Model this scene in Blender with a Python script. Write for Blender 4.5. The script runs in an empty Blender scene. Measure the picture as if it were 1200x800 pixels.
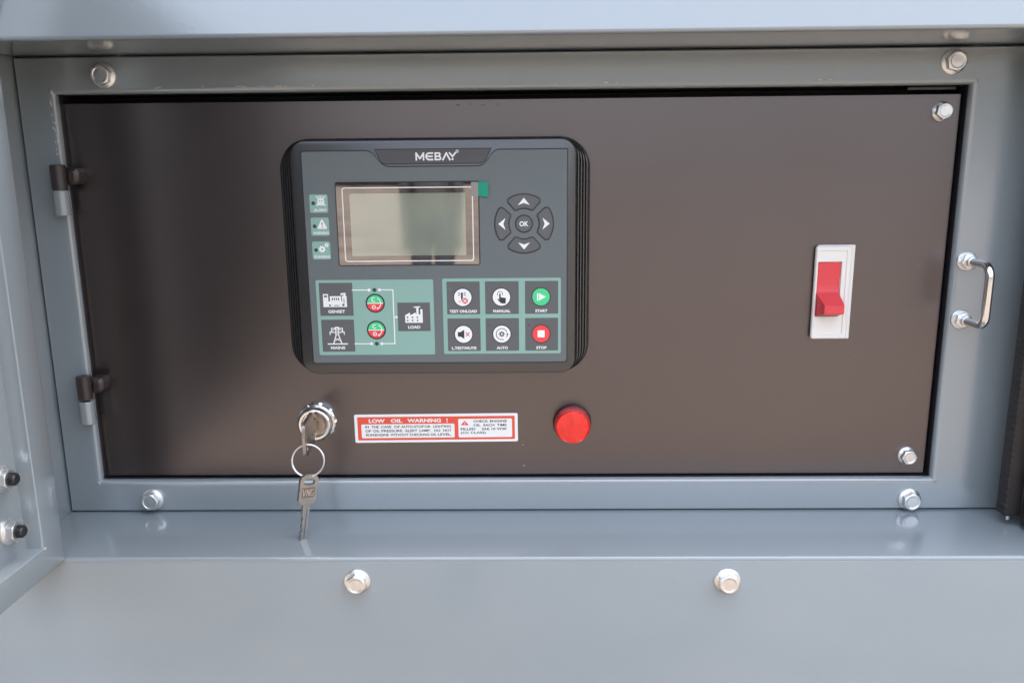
import bpy, bmesh, math, random
from mathutils import Vector, Matrix

random.seed(7)
scene = bpy.context.scene
COL = scene.collection
M_ = 0.001                       # the scene is laid out in millimetres

# ------------------------------------------------------------------ camera
cam_d = bpy.data.cameras.new('camera')
cam = bpy.data.objects.new('camera', cam_d)
COL.objects.link(cam)
cam_d.sensor_width = 36.0
cam_d.lens = 28.8
cam_d.clip_start = 0.01
cam_d.clip_end = 500.0
_p, _y, _r = 0.210606, -0.016796, -0.009830
_f = Vector((math.sin(_y)*math.cos(_p), math.cos(_y)*math.cos(_p), -math.sin(_p)))
_x = Vector((math.cos(_y), -math.sin(_y), 0))
_u = _x.cross(_f)
_x2 = _x*math.cos(_r) + _u*math.sin(_r)
_u2 = -_x*math.sin(_r) + _u*math.cos(_r)
cam.matrix_world = Matrix(((_x2.x, _u2.x, -_f.x, 0.012044), (_x2.y, _u2.y, -_f.y, -0.603121),
                           (_x2.z, _u2.z, -_f.z, 0.093234), (0, 0, 0, 1)))
scene.camera = cam

# ------------------------------------------------------------------ sky, sun, exposure
SUN_EL, SUN_AZ = 62.0, 15.0       # the sun stands high behind the machine, the panel is in open shade
world = bpy.data.worlds.new('World')
scene.world = world
world.use_nodes = True
wn = world.node_tree
bg = wn.nodes['Background']
sky = wn.nodes.new('ShaderNodeTexSky')
sky.sky_type = 'NISHITA'
sky.sun_disc = False
sky.sun_elevation = math.radians(SUN_EL)
sky.sun_rotation = math.radians(SUN_AZ)
sky.air_density = 1.0
sky.dust_density = 10.0
sky.ozone_density = 0.0
haze = wn.nodes.new('ShaderNodeHueSaturation')      # a milky, thinly veiled sky all round
haze.inputs['Saturation'].default_value = 0.68
wn.links.new(sky.outputs[0], haze.inputs['Color'])
wn.links.new(haze.outputs[0], bg.inputs[0])
bg.inputs[1].default_value = 0.15
sun_d = bpy.data.lights.new('sun', 'SUN')
sun_d.energy = 2.0
sun_d.angle = math.radians(0.5)
sun_d.color = (1.0, 0.95, 0.87)
sun = bpy.data.objects.new('sun', sun_d)
COL.objects.link(sun)
_s = Vector((math.sin(math.radians(SUN_AZ))*math.cos(math.radians(SUN_EL)),
             math.cos(math.radians(SUN_AZ))*math.cos(math.radians(SUN_EL)), math.sin(math.radians(SUN_EL))))
sun.rotation_euler = _s.to_track_quat('Z', 'Y').to_euler()
vs = scene.view_settings
vs.view_transform = 'Standard'
vs.look = 'None'
vs.gamma = 1.0
vs.use_curve_mapping = False
vs.exposure = 3.0
scene.cycles.use_denoising = True
scene.cycles.max_bounces = 10

# ------------------------------------------------------------------ materials
def srgb(r, g, b):
    f = lambda v: (v/255/12.92) if v/255 <= 0.04045 else ((v/255+0.055)/1.055)**2.4
    return (f(r), f(g), f(b), 1)

def mat(name, base, rough=0.5, metal=0.0, ior=0.5, coat=0.0, coat_rough=0.05, bumps=(), var=None, rvar=None, trans=0.0, sss=0.0, nior=1.5, tint=None, dust=None):
    """procedural material; bumps: (scale, strength, distance mm); var: (scale, amount); rvar: (scale, amount)"""
    m = bpy.data.materials.new(name)
    m.use_nodes = True
    nt = m.node_tree
    b = nt.nodes['Principled BSDF']
    base = tuple(base) + ((1,) if len(base) == 3 else ())
    b.inputs['Base Color'].default_value = base
    b.inputs['Roughness'].default_value = rough
    b.inputs['Metallic'].default_value = metal
    b.inputs['Specular IOR Level'].default_value = ior
    b.inputs['IOR'].default_value = nior
    b.inputs['Coat Weight'].default_value = coat
    b.inputs['Coat Roughness'].default_value = coat_rough
    b.inputs['Transmission Weight'].default_value = trans
    if sss:
        b.inputs['Subsurface Weight'].default_value = sss
        b.inputs['Subsurface Radius'].default_value = (1.0, 0.2, 0.1)
        b.inputs['Subsurface Scale'].default_value = 0.004
    tc = nt.nodes.new('ShaderNodeTexCoord')
    def noise(scale, detail=3.0, rough_=0.55):
        n = nt.nodes.new('ShaderNodeTexNoise')
        n.inputs['Scale'].default_value = scale
        n.inputs['Detail'].default_value = detail
        n.inputs['Roughness'].default_value = rough_
        nt.links.new(tc.outputs['Object'], n.inputs['Vector'])
        return n
    if var:
        n = noise(var[0], 5.0)
        mr = nt.nodes.new('ShaderNodeMapRange')
        mr.inputs[1].default_value = 0.3; mr.inputs[2].default_value = 0.7
        mr.inputs[3].default_value = 1-var[1]; mr.inputs[4].default_value = 1+var[1]
        nt.links.new(n.outputs[0], mr.inputs[0])
        mx = nt.nodes.new('ShaderNodeMix'); mx.data_type = 'RGBA'; mx.blend_type = 'MULTIPLY'
        mx.inputs[0].default_value = 1.0
        mx.inputs[6].default_value = base
        nt.links.new(mr.outputs[0], mx.inputs[7])
        nt.links.new(mx.outputs[2], b.inputs['Base Color'])
    if rvar:
        n = noise(rvar[0], 6.0, 0.65)
        mr = nt.nodes.new('ShaderNodeMapRange')
        mr.inputs[1].default_value = 0.3; mr.inputs[2].default_value = 0.7
        mr.inputs[3].default_value = max(0.02, rough-rvar[1]); mr.inputs[4].default_value = rough+rvar[1]
        nt.links.new(n.outputs[0], mr.inputs[0])
        nt.links.new(mr.outputs[0], b.inputs['Roughness'])
    if tint: b.inputs['Specular Tint'].default_value = tuple(tint)+(1,)
    if dust:                                      # sparse specks: (cells per metre, share of cells, colour)
        v = nt.nodes.new('ShaderNodeTexVoronoi'); v.inputs['Scale'].default_value = dust[0]
        nt.links.new(tc.outputs['Object'], v.inputs['Vector'])
        sep = nt.nodes.new('ShaderNodeSeparateColor'); nt.links.new(v.outputs['Color'], sep.inputs[0])
        g1 = nt.nodes.new('ShaderNodeMath'); g1.operation = 'LESS_THAN'; g1.inputs[1].default_value = dust[1]
        nt.links.new(sep.outputs[0], g1.inputs[0])
        sz = nt.nodes.new('ShaderNodeMath'); sz.operation = 'MULTIPLY'; sz.inputs[1].default_value = 0.016
        nt.links.new(sep.outputs[1], sz.inputs[0])
        g2 = nt.nodes.new('ShaderNodeMath'); g2.operation = 'LESS_THAN'
        nt.links.new(v.outputs['Distance'], g2.inputs[0]); nt.links.new(sz.outputs[0], g2.inputs[1])
        g3 = nt.nodes.new('ShaderNodeMath'); g3.operation = 'MULTIPLY'
        nt.links.new(g1.outputs[0], g3.inputs[0]); nt.links.new(g2.outputs[0], g3.inputs[1])
        mx = nt.nodes.new('ShaderNodeMix'); mx.data_type = 'RGBA'
        nt.links.new(g3.outputs[0], mx.inputs[0])
        src = b.inputs['Base Color'].links
        if src: nt.links.new(src[0].from_socket, mx.inputs[6])
        else: mx.inputs[6].default_value = base
        mx.inputs[7].default_value = tuple(dust[2])+(1,)
        nt.links.new(mx.outputs[2], b.inputs['Base Color'])
    prev = None
    for sc_, st, dist in bumps:
        n = noise(sc_, 2.0)
        bp = nt.nodes.new('ShaderNodeBump')
        bp.inputs['Strength'].default_value = st
        bp.inputs['Distance'].default_value = dist*M_
        nt.links.new(n.outputs[0], bp.inputs['Height'])
        if prev:
            nt.links.new(prev.outputs[0], bp.inputs['Normal'])
        prev = bp
    if prev:
        nt.links.new(prev.outputs[0], b.inputs['Normal'])
        if coat:
            nt.links.new(prev.outputs[0], b.inputs['Coat Normal'])
    return m

PEEL = ((260, 0.45, 0.10), (7, 0.3, 0.6))
M = {}
M['paint'] = mat('grey_blue_paint', (0.216, 0.250, 0.265), 0.22, ior=1.0, nior=1.6, coat=1.0, coat_rough=0.15, bumps=PEEL, var=(3.0, 0.04), dust=(38, 0.35, (0.42, 0.42, 0.41)))
M['paint_gloss'] = mat('grey_blue_paint_gloss', (0.216, 0.250, 0.265), 0.20, ior=0.6, coat=0.6, coat_rough=0.08, bumps=((240, 0.35, 0.06), (5, 0.35, 1.2)), var=(3.0, 0.04), rvar=(9, 0.05), dust=(34, 0.4, (0.42, 0.42, 0.40)))
M['panel'] = mat('black_powder_coat', (0.0075, 0.0052, 0.0047), 0.30, ior=1.0, nior=1.75, tint=(1.0, 0.885, 0.88), bumps=((1600, 0.12, 0.02), (5, 0.25, 0.7)), var=(4, 0.06), rvar=(6, 0.03), dust=(42, 0.30, (0.20, 0.18, 0.17)))
M['bezel'] = mat('black_abs_plastic', (0.014, 0.0125, 0.0122), 0.33, ior=1.0, nior=1.55, bumps=((2500, 0.2, 0.02),))
M['plate'] = mat('membrane_grey', (0.122, 0.142, 0.143), 0.42, ior=0.45, bumps=((2200, 0.2, 0.02),))
M['key'] = mat('key_grey', (0.104, 0.108, 0.110), 0.42, ior=0.45, bumps=((2200, 0.2, 0.02),))
M['tab'] = mat('logo_tab_grey', (0.075, 0.072, 0.075), 0.4, ior=0.45)
M['groove'] = mat('groove_dark', (0.018, 0.020, 0.023), 0.5)
M['teal'] = mat('teal_print', (0.24, 0.405, 0.345), 0.42, ior=0.45)
M['white'] = mat('white_print', (0.80, 0.80, 0.78), 0.45)
M['ink'] = mat('black_ink', (0.03, 0.028, 0.03), 0.45)
M['red_ink'] = mat('red_ink', (0.62, 0.035, 0.05), 0.45)
M['key_red'] = mat('key_red', (0.80, 0.055, 0.06), 0.42)
M['key_green'] = mat('key_green', (0.06, 0.60, 0.24), 0.42)
M['led'] = mat('led_window', (0.045, 0.085, 0.09), 0.2)
M['led_dim'] = mat('led_dim_window', (0.105, 0.105, 0.135), 0.25)
M['window'] = mat('dark_acrylic_window', (0.020, 0.017, 0.016), 0.03, ior=1.0, nior=2.1, tint=(1.0, 0.93, 0.88), bumps=((22, 0.2, 0.15),))
M['lcd'] = mat('lcd_glass', (0.205, 0.23, 0.165), 0.05, ior=1.0, nior=2.2, bumps=((22, 0.2, 0.15),), var=(9, 0.04))
M['film_green'] = mat('green_film_tab', (0.01, 0.30, 0.19), 0.3)
M['film_clear'] = mat('clear_film_tail', (0.28, 0.25, 0.24), 0.15)
M['zinc'] = mat('zinc_plated_steel', (0.78, 0.78, 0.77), 0.36, metal=1.0, bumps=((500, 0.06, 0.02),), var=(220, 0.08), rvar=(260, 0.08))
M['chrome'] = mat('chrome', (0.80, 0.79, 0.77), 0.16, metal=1.0, rvar=(120, 0.06))
M['steel'] = mat('brushed_key_steel', (0.36, 0.34, 0.315), 0.36, metal=1.0, bumps=((1500, 0.3, 0.04),), var=(220, 0.15), rvar=(300, 0.08))
M['brass'] = mat('nickel_brass', (0.62, 0.53, 0.45), 0.32, metal=1.0, var=(250, 0.12), rvar=(300, 0.08))
M['thread'] = mat('black_oxide_thread', (0.012, 0.012, 0.012), 0.35, ior=0.6)
M['dark'] = mat('box_interior', (0.012, 0.012, 0.013), 0.6)
M['hinge_dark'] = mat('hinge_dark_brown', (0.030, 0.021, 0.019), 0.38, ior=0.6, bumps=((700, 0.4, 0.1),))
M['rubber'] = mat('rubber_seal', (0.020, 0.017, 0.016), 0.55, bumps=((900, 0.4, 0.1),), var=(60, 0.2))
M['sw_white'] = mat('switch_cream_plastic', (0.74, 0.71, 0.66), 0.38, bumps=((2000, 0.15, 0.02),))
M['sw_red'] = mat('switch_red_plastic', (0.66, 0.055, 0.065), 0.36, bumps=((1500, 0.15, 0.02),), sss=0.1)
M['lens'] = mat('red_lens', (0.80, 0.020, 0.015), 0.08, ior=0.7, sss=0.3, var=(160, 0.12))
M['lens_rim'] = mat('red_lens_rim', (0.27, 0.008, 0.010), 0.12, ior=0.7)
M['label_white'] = mat('label_vinyl', (0.82, 0.81, 0.78), 0.35)
M['label_red'] = mat('label_red', (0.74, 0.085, 0.042), 0.35)
M['return'] = mat('gap_shade_dark', (0.022, 0.022, 0.026), 0.4)  # shade of the gap behind the lip, put into the wall colour
M['dull_steel'] = mat('dull_stamped_steel', (0.22, 0.20, 0.19), 0.4, metal=1.0)
M['foam'] = mat('added_black_foam', (0.012, 0.012, 0.013), 0.95, ior=0.1, bumps=((300, 0.8, 1.0),))  # for the unseen lining added to darken the panel's left reflection
M['chip'] = mat('bare_chip', (0.55, 0.54, 0.52), 0.5)
M['scuff'] = mat('dark_scuff', (0.01, 0.01, 0.01), 0.5)

def ground_material():
    m = bpy.data.materials.new('sandy_concrete')
    m.use_nodes = True
    nt = m.node_tree
    b = nt.nodes['Principled BSDF']
    tc = nt.nodes.new('ShaderNodeTexCoord')
    n = nt.nodes.new('ShaderNodeTexNoise'); n.inputs['Scale'].default_value = 1.1; n.inputs['Detail'].default_value = 5
    r = nt.nodes.new('ShaderNodeValToRGB')
    r.color_ramp.elements[0].position = 0.35; r.color_ramp.elements[0].color = (0.027, 0.0225, 0.0185, 1)
    r.color_ramp.elements[1].position = 0.68; r.color_ramp.elements[1].color = (0.082, 0.068, 0.056, 1)
    nt.links.new(tc.outputs['Object'], n.inputs['Vector'])
    nt.links.new(n.outputs[0], r.inputs[0])
    nt.links.new(r.outputs[0], b.inputs['Base Color'])
    b.inputs['Roughness'].default_value = 0.85
    return m
M['ground'] = ground_material()

# ------------------------------------------------------------------ helpers
class MB:
    """collects vertices (mm) and faces of ONE mesh"""
    def __init__(s):
        s.v, s.f, s.m, s.mats = [], [], [], []
    def mi(s, m):
        if m not in s.mats: s.mats.append(m)
        return s.mats.index(m)
    def add(s, vs_, fs, m):
        o = len(s.v); k = s.mi(m)
        s.v += [tuple(p) for p in vs_]
        for f in fs:
            s.f.append([i+o for i in f]); s.m.append(k)
    def bm(s, b, m, mtx=None):
        b.verts.ensure_lookup_table(); b.verts.index_update()
        vs_ = [(mtx @ v.co if mtx else v.co) for v in b.verts]
        s.add(vs_, [[v.index for v in f.verts] for f in b.faces], m); b.free()
    def box(s, x0, x1, y0, y1, z0, z1, m, bev=0.0, seg=2):
        b = bmesh.new()
        bmesh.ops.create_cube(b, size=1.0)
        for v in b.verts:
            v.co = Vector(((x0+x1)/2+v.co.x*(x1-x0), (y0+y1)/2+v.co.y*(y1-y0), (z0+z1)/2+v.co.z*(z1-z0)))
        if bev: bmesh.ops.bevel(b, geom=list(b.edges), offset=bev, segments=seg, affect='EDGES', profile=0.5)
        s.bm(b, m)
    def rings(s, rs, m, cap0=True, cap1=True, closed=True):
        n = len(rs[0]); vs_ = [p for r in rs for p in r]; fs = []
        for k in range(len(rs)-1):
            for i in range(n if closed else n-1):
                j = (i+1) % n
                fs.append([k*n+i, k*n+j, (k+1)*n+j, (k+1)*n+i])
        if cap0: fs.append(list(range(n))[::-1])
        if cap1: fs.append([(len(rs)-1)*n+i for i in range(n)])
        s.add(vs_, fs, m)
    def lathe(s, prof, c, m, axis='-Y', n=48, cap0=True, cap1=True, rf=None):
        """prof: (radius, height) list; height runs along axis; rf(theta, r, k) may reshape a ring"""
        rs = []
        for k, (r, h) in enumerate(prof):
            ring = []
            for i in range(n):
                t = 2*math.pi*i/n
                rr, hh = (rf(t, r, h, k) if rf else (r, h))
                a, b_ = rr*math.cos(t), rr*math.sin(t)
                if axis == '-Y': ring.append((c[0]+a, c[1]-hh, c[2]+b_))
                elif axis == 'X': ring.append((c[0]+hh, c[1]+a, c[2]+b_))
                else: ring.append((c[0]+a, c[1]+b_, c[2]+hh))
            rs.append(ring)
        s.rings(rs, m, cap0, cap1)
    def tube(s, pts, r, m, n=12, closed=False, cap=True):
        pts = [Vector(p) for p in pts]; rs = []; N = len(pts)
        up = Vector((0.123, 0.2, 0.97)); prev = None
        for i, p in enumerate(pts):
            t = (pts[(i+1) % N]-pts[i-1]) if closed else (pts[min(i+1, N-1)]-pts[max(i-1, 0)])
            t.normalize()
            if prev is None:
                a = t.cross(up).normalized()
            else:
                a = (prev-t*prev.dot(t)).normalized()
            b_ = t.cross(a); prev = a
            rs.append([p+a*r*math.cos(2*math.pi*k/n)+b_*r*math.sin(2*math.pi*k/n) for k in range(n)])
        if closed: s.rings(rs+[rs[0]], m, False, False)
        else: s.rings(rs, m, cap, cap)
    def prism(s, poly, y0, y1, m, bev=0.0):
        """polygon of (x, z), counter-clockwise seen from the front, extruded from y0 (back) to y1 (front, smaller y)"""
        rs = [[(x, y0, z) for x, z in poly]]
        if bev:
            P = inset(poly, bev)
            rs.append([(x, y1+bev, z) for x, z in poly])
            rs.append([(x*0.3+q*0.7, y1+bev*0.3, z*0.3+w*0.7) for (x, z), (q, w) in zip(poly, P)])
            rs.append([(x, y1, z) for x, z in P])
        else:
            rs.append([(x, y1, z) for x, z in poly])
        s.rings(rs, m)
    def build(s, name, parent=None, loc=None, smooth=35.0, mtx=None):
        me = bpy.data.meshes.new(name)
        vs_ = [Vector(p) for p in s.v]
        if mtx: vs_ = [mtx @ p for p in vs_]
        if loc: vs_ = [p-Vector(loc) for p in vs_]
        me.from_pydata([p*M_ for p in vs_], [], s.f)
        for m in s.mats: me.materials.append(M[m])
        me.polygons.foreach_set('material_index', s.m)
        me.validate()
        b = bmesh.new(); b.from_mesh(me)
        bmesh.ops.recalc_face_normals(b, faces=list(b.faces)); b.to_mesh(me); b.free()
        me.polygons.foreach_set('use_smooth', [True]*len(me.polygons))
        me.set_sharp_from_angle(angle=math.radians(smooth))
        o = bpy.data.objects.new(name, me)
        COL.objects.link(o)
        if loc: o.location = Vector(loc)*M_
        if parent: o.parent = parent
        return o

def inset(poly, d):
    n = len(poly); out = []
    for i in range(n):
        p0, p1, p2 = Vector(poly[i-1]), Vector(poly[i]), Vector(poly[(i+1) % n])
        a = (p1-p0); b_ = (p2-p1)
        if a.length < 1e-9 or b_.length < 1e-9: out.append(tuple(p1)); continue
        a.normalize(); b_.normalize()
        n1 = Vector((-a.y, a.x)); n2 = Vector((-b_.y, b_.x))
        k = n1+n2; k = k/max(0.3, k.dot(n1)) if k.length > 1e-6 else n1
        out.append(tuple(p1+k*d))
    return out

def rrect(x0, x1, z0, z1, r, seg=6):
    pts = []
    for cx, cz, a0 in ((x1-r, z0+r, -90), (x1-r, z1-r, 0), (x0+r, z1-r, 90), (x0+r, z0+r, 180)):
        for i in range(seg+1):
            a = math.radians(a0+90*i/seg)
            pts.append((cx+r*math.cos(a), cz+r*math.sin(a)))
    return pts

def circ(cx, cz, r, n=32, a0=0, a1=360):
    return [(cx+r*math.cos(math.radians(a0+(a1-a0)*i/n)), cz+r*math.sin(math.radians(a0+(a1-a0)*i/n))) for i in range(n + (0 if abs(a1-a0) == 360 else 1))]

_tcache = {}
def glyphs(s_, bold=0.0):
    if (s_, bold) in _tcache: return _tcache[(s_, bold)]
    cu = bpy.data.curves.new('t', 'FONT'); cu.body = s_; cu.size = 1.0; cu.offset = bold; cu.resolution_u = 3
    ob = bpy.data.objects.new('t', cu); COL.objects.link(ob)
    bpy.context.view_layer.update()
    me = bpy.data.meshes.new_from_object(ob.evaluated_get(bpy.context.evaluated_depsgraph_get()))
    vs_ = [(v.co.x, v.co.y) for v in me.vertices]; fs = [list(p.vertices) for p in me.polygons]
    bpy.data.objects.remove(ob); bpy.data.curves.remove(cu); bpy.data.meshes.remove(me)
    _tcache[(s_, bold)] = (vs_, fs)
    return vs_, fs

class Flat(MB):
    """flat print: thin layers in planes of constant Y, in (x, z) mm"""
    def __init__(s, y):
        super().__init__(); s.y = y
    def poly(s, pts, m, k=0):
        s.add([(x, s.y-0.04*k, z) for x, z in pts], [list(range(len(pts)))], m)
    def rect(s, x0, x1, z0, z1, m, k=0): s.poly([(x0, z0), (x1, z0), (x1, z1), (x0, z1)], m, k)
    def disc(s, cx, cz, r, m, k=0): s.poly(circ(cx, cz, r), m, k)
    def band(s, outer, inner, m, k=0):
        n = len(outer); y = s.y-0.04*k
        s.add([(x, y, z) for x, z in outer]+[(x, y, z) for x, z in inner], [[i, (i+1) % n, n+(i+1) % n, n+i] for i in range(n)], m)
    def ring(s, cx, cz, r0, r1, m, k=0): s.band(circ(cx, cz, r1), circ(cx, cz, r0), m, k)
    def arc(s, cx, cz, r, w, a0, a1, m, k=0, n=20):
        o = circ(cx, cz, r+w/2, n, a0, a1); i = circ(cx, cz, r-w/2, n, a0, a1); y = s.y-0.04*k
        s.add([(x, y, z) for x, z in o]+[(x, y, z) for x, z in i], [[q, q+1, n+1+q+1, n+1+q] for q in range(n)], m)
    def line(s, pts, w, m, k=0):
        for i in range(len(pts)-1):
            a, b_ = Vector(pts[i]), Vector(pts[i+1]); d = (b_-a).normalized(); n = Vector((-d.y, d.x))*w/2
            e = d*w/2*(0.98 if i else 1.0)
            s.poly([tuple(a-n-e), tuple(b_-n+e), tuple(b_+n+e), tuple(a+n-e)], m, k+0.08*i)
    def text(s, t, cx, cz, w, h, m, k=0, bold=0.012, align='c', slant=0.0):
        vs_, fs = glyphs(t, bold)
        x0 = min(p[0] for p in vs_); x1 = max(p[0] for p in vs_); z0 = min(p[1] for p in vs_); z1 = max(p[1] for p in vs_)
        sx = w/(x1-x0) if w else h/(z1-z0); sz = h/(z1-z0)
        ox = {'c': cx-(x1-x0)*sx/2, 'l': cx, 'r': cx-(x1-x0)*sx}[align]
        s.add([(ox+(px-x0)*sx+slant*(pz-z0)*sz, s.y-0.04*k, cz-h/2+(pz-z0)*sz) for px, pz in vs_], fs, m)

def empty(name, loc):
    o = bpy.data.objects.new(name, None); COL.objects.link(o); o.location = Vector(loc)*M_
    o.empty_display_size = 0.01
    return o
def attach(child, parent):
    """parent without moving: the parent empties are only translated"""
    child.parent = parent
    child.location = child.location - parent.location
    return child
def tag(o, label, cat, group=None):
    o['label'] = label; o['category'] = cat
    if group: o['group'] = group
    return o
def structure(o):
    o['kind'] = 'structure'; return o

def part(mb, name, root, **kw):
    """a part directly under a top-level empty"""
    o = mb.build(name, **kw); attach(o, root); return o
def sub(mb, name, prt, **kw):
    """a sub-part: its parts' own location is compensated"""
    o = mb.build(name, **kw); o.parent = prt
    p = prt; off = Vector((0, 0, 0))
    while p: off += p.location; p = p.parent
    o.location = o.location-off
    return o

# ------------------------------------------------------------------ ground
g = MB()
g.add([(-60000, -60000, -1250), (60000, -60000, -1250), (60000, 60000, -1250), (-60000, 60000, -1250)], [[0, 1, 2, 3]], 'ground')
structure(g.build('ground'))

# ------------------------------------------------------------------ canopy of the generator set
XL, XR = -345.0, 386.0           # recess side walls
ZB, ZT = -168.2, 170.6           # recess floor and ceiling
YF = -86.2                       # front of the canopy
canopy = tag(empty('generator_canopy', (0, YF, -1250)), 'grey blue sheet metal canopy around the recessed control panel', 'canopy')

def xprofile(mb, prof, x0, x1, m):
    """profile of (y, z) swept along x"""
    n = len(prof)
    mb.add([(x0, y, z) for y, z in prof]+[(x1, y, z) for y, z in prof], [[i, i+1, n+i+1, n+i] for i in range(n-1)], m)

# header above the recess: rounded lower edge, face leaning back, hem folded inwards
f = MB()
prof = [(-46, ZT+3), (-46, ZT-0.6), (YF+2.4, ZT-0.6)]
prof += [(YF+2.4-2.4*math.sin(math.radians(a)), ZT+1.8-2.4*math.cos(math.radians(a))) for a in range(15, 76, 15)]
prof += [(YF, ZT+2.2), (YF+100, ZT+330), (YF+120, ZT+580), (900, ZT+580)]
xprofile(f, prof, -700, 800, 'paint')
part(f, 'header', canopy)
f = MB(); f.box(-700, 800, -46.5, 60, ZT+0.6, ZT+3, 'paint'); part(f, 'recess_ceiling', canopy)
# sill
f = MB()
prof = [(60, ZB), (YF+2.4, ZB)] + [(YF+2.4-2.4*math.sin(math.radians(a)), ZB-2.4+2.4*math.cos(math.radians(a))) for a in range(15, 91, 15)] + [(YF, ZB-4.0)]
xprofile(f, prof, -700, 800, 'paint_gloss')
part(f, 'sill', canopy)
# lower front panel, hung just under the sill nosing
f = MB(); f.box(-700, 800, YF-0.5, YF+2, -1235, ZB-2.9, 'paint_gloss', 0.4); lower = part(f, 'lower_panel', canopy)
f = MB(); f.box(XL-2, XL, YF+1.5, 60, ZB+0.3, ZT+0.3, 'paint'); part(f, 'recess_side', canopy)
f = MB(); f.box(XR, XR+2, YF+1.5, 60, ZB+0.3, ZT+0.3, 'paint'); part(f, 'recess_side', canopy)
f = MB(); f.box(-700, XL-2.2, YF-1, YF+1, ZB+0.2, ZT+0.2, 'paint'); part(f, 'front_panel', canopy)
f = MB(); f.box(XR+2.2, 800, YF-1, YF+1, ZB+0.2, ZT+0.2, 'paint'); part(f, 'front_panel', canopy)
f = MB(); f.box(-702, -700.5, YF, 900, -1235, ZT+578, 'paint'); part(f, 'side_panel', canopy)
f = MB(); f.box(800.5, 802, YF, 900, -1235, ZT+578, 'paint'); part(f, 'side_panel', canopy)
f = MB(); f.box(-700, 800, 900.5, 902, -1235, ZT+580, 'paint'); part(f, 'rear_panel', canopy)

# ------------------------------------------------------------------ hexagon flange bolts
def hex_r(af, rot):
    def rf(t):
        a = (t-rot) % (math.pi/3)
        return (af/2)/math.cos(a-math.pi/6)
    return rf
def bolt_mesh(c, fl=8.6, af=12.0, h=7.0, rot=0.0, m='zinc', axis='-Y', tilt=None, dish=True):
    mb = MB()
    mb.lathe([(fl, 0), (fl, 1.1), (fl-0.5, 1.5), (af*0.52, 2.3)], c, m, axis, 48, cap1=True)
    R6 = hex_r(af, rot); top = af/2*0.94
    def rf(t, r, hh, k):
        if k == 0: return R6(t), 2.0
        if k == 1: return R6(t), h-(R6(t)-top)*0.6
        if k == 2: return top, h
        return r, hh
    mb.lathe([(1, 2), (1, h), (1, h), (top*0.86, h), (top*0.74, h-(0.35 if dish else 0))], c, m, axis, 72, rf=rf, cap0=False)
    return mb
def bolt(c, parent, root, name='bolt', mark=None, **kw):
    mb = bolt_mesh(c, **kw)
    if mark:
        F = Flat(c[1]-kw.get('h', 7.0)+0.32)
        F.text(mark, c[0]+1.2, c[2]+1.2, 4.6, 2.5, 'zinc', 2, bold=0.02)
        mb.add(F.v, F.f, 'zinc')
    o = mb.build(name, loc=c, smooth=16)
    o.parent = parent
    off = Vector((0, 0, 0)); p = parent
    while p: off += p.location; p = p.parent
    o.location = o.location-off
    return o
for x, rot in ((-104.8, 0.62), (149.0, 0.5)):
    bolt((x, YF-0.5, -185.2), canopy, canopy, rot=rot, fl=8.9, af=12.4, h=7.0)

# ------------------------------------------------------------------ welded frame round the control door
FY, WY = -9.0, -5.0
OX0, OX1, OZ0, OZ1 = -317.8, 321.4, -142.5, 145.3      # inner walls of the opening
frame = tag(empty('panel_frame', (0, FY, ZB)), 'grey painted steel frame bordering the black control door', 'frame')
f = MB()
def rect4(x0, x1, z0, z1, y): return [(x0, y, z0), (x1, y, z0), (x1, y, z1), (x0, y, z1)]
ro = [rect4(XL+1.0, XR-1.0, ZB+1.1, ZT-0.4, FY+14), rect4(XL+1.0, XR-1.0, ZB+1.1, ZT-0.4, FY+0.8), rect4(XL+1.8, XR-1.8, ZB+1.9, ZT-1.2, FY)]
for k in range(0, 7):
    a = math.radians(90*k/6); d = 4.0*(1-math.sin(a)); yy = FY+4.0*(1-math.cos(a))
    ro.append(rect4(OX0-d, OX1+d, OZ0-d, OZ1+d, yy))
ro.append(rect4(OX0, OX1, OZ0, OZ1, WY+1.2))
f.rings(ro, 'paint', False, False)
frame_sheet = part(f, 'frame_sheet', frame, smooth=40)
f = MB(); f.rings([rect4(OX0-0.5, OX1+0.5, OZ0-0.5, OZ1+0.5, WY+0.6), rect4(OX0-0.5, OX1+0.5, OZ0-0.5, OZ1+0.5, 34)], 'return', False, False); part(f, 'inner_return', frame)  # dark wall stands in for the shaded gap round the door
f = MB(); f.box(OX0-8, OX1+8, 34.2, 36, OZ0-8, OZ1+8, 'dark'); part(f, 'back_plate', frame)
f = MB(); f.box(284, 318, 5.5, 7.0, 143.2, OZ1-0.2, 'plate', 0.3); part(f, 'stop_bracket', frame)
for (x, z, r_, mk) in ((-281.2, 157.6, 0.30, '8.8'), (306.6, 160.2, 0.75, '8.8'), (-278.8, -157.5, 0.1, None), (305.6, -159.3, 0.52, None)):
    bolt((x, FY, z), frame, frame, rot=r_, mark=mk, fl=8.5, af=12.2, h=7.0)
# lower hinge knuckles are welded to the frame
for zt in (79.4, -76.2):
    f = MB(); f.lathe([(4.9, 0), (5.2, 0.4), (5.2, 17.1), (4.9, 17.5)], (-318.6, -14.6, zt-17.6), 'paint', 'Z', 32)
    f.box(-322.5, -316, -14, -6, zt-17, zt-0.8, 'paint', 0.8)
    part(f, 'hinge_knuckle', frame)
# weld spatter in the corners of the mitred lip
for (x, z) in ((-320.4, -145.0), (324.0, -145.0), (324.2, 147.6), (-320.6, 147.6)):
    f = MB(); b = bmesh.new(); bmesh.ops.create_icosphere(b, subdivisions=2, radius=1.0)
    for v in b.verts:
        v.co = Vector((x+v.co.x*1.5*(1+0.3*math.sin(5*v.co.z)), FY+0.5+v.co.y*0.75, z+v.co.z*2.2))
    f.bm(b, 'paint'); part(f, 'weld_bead', frame)
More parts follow.
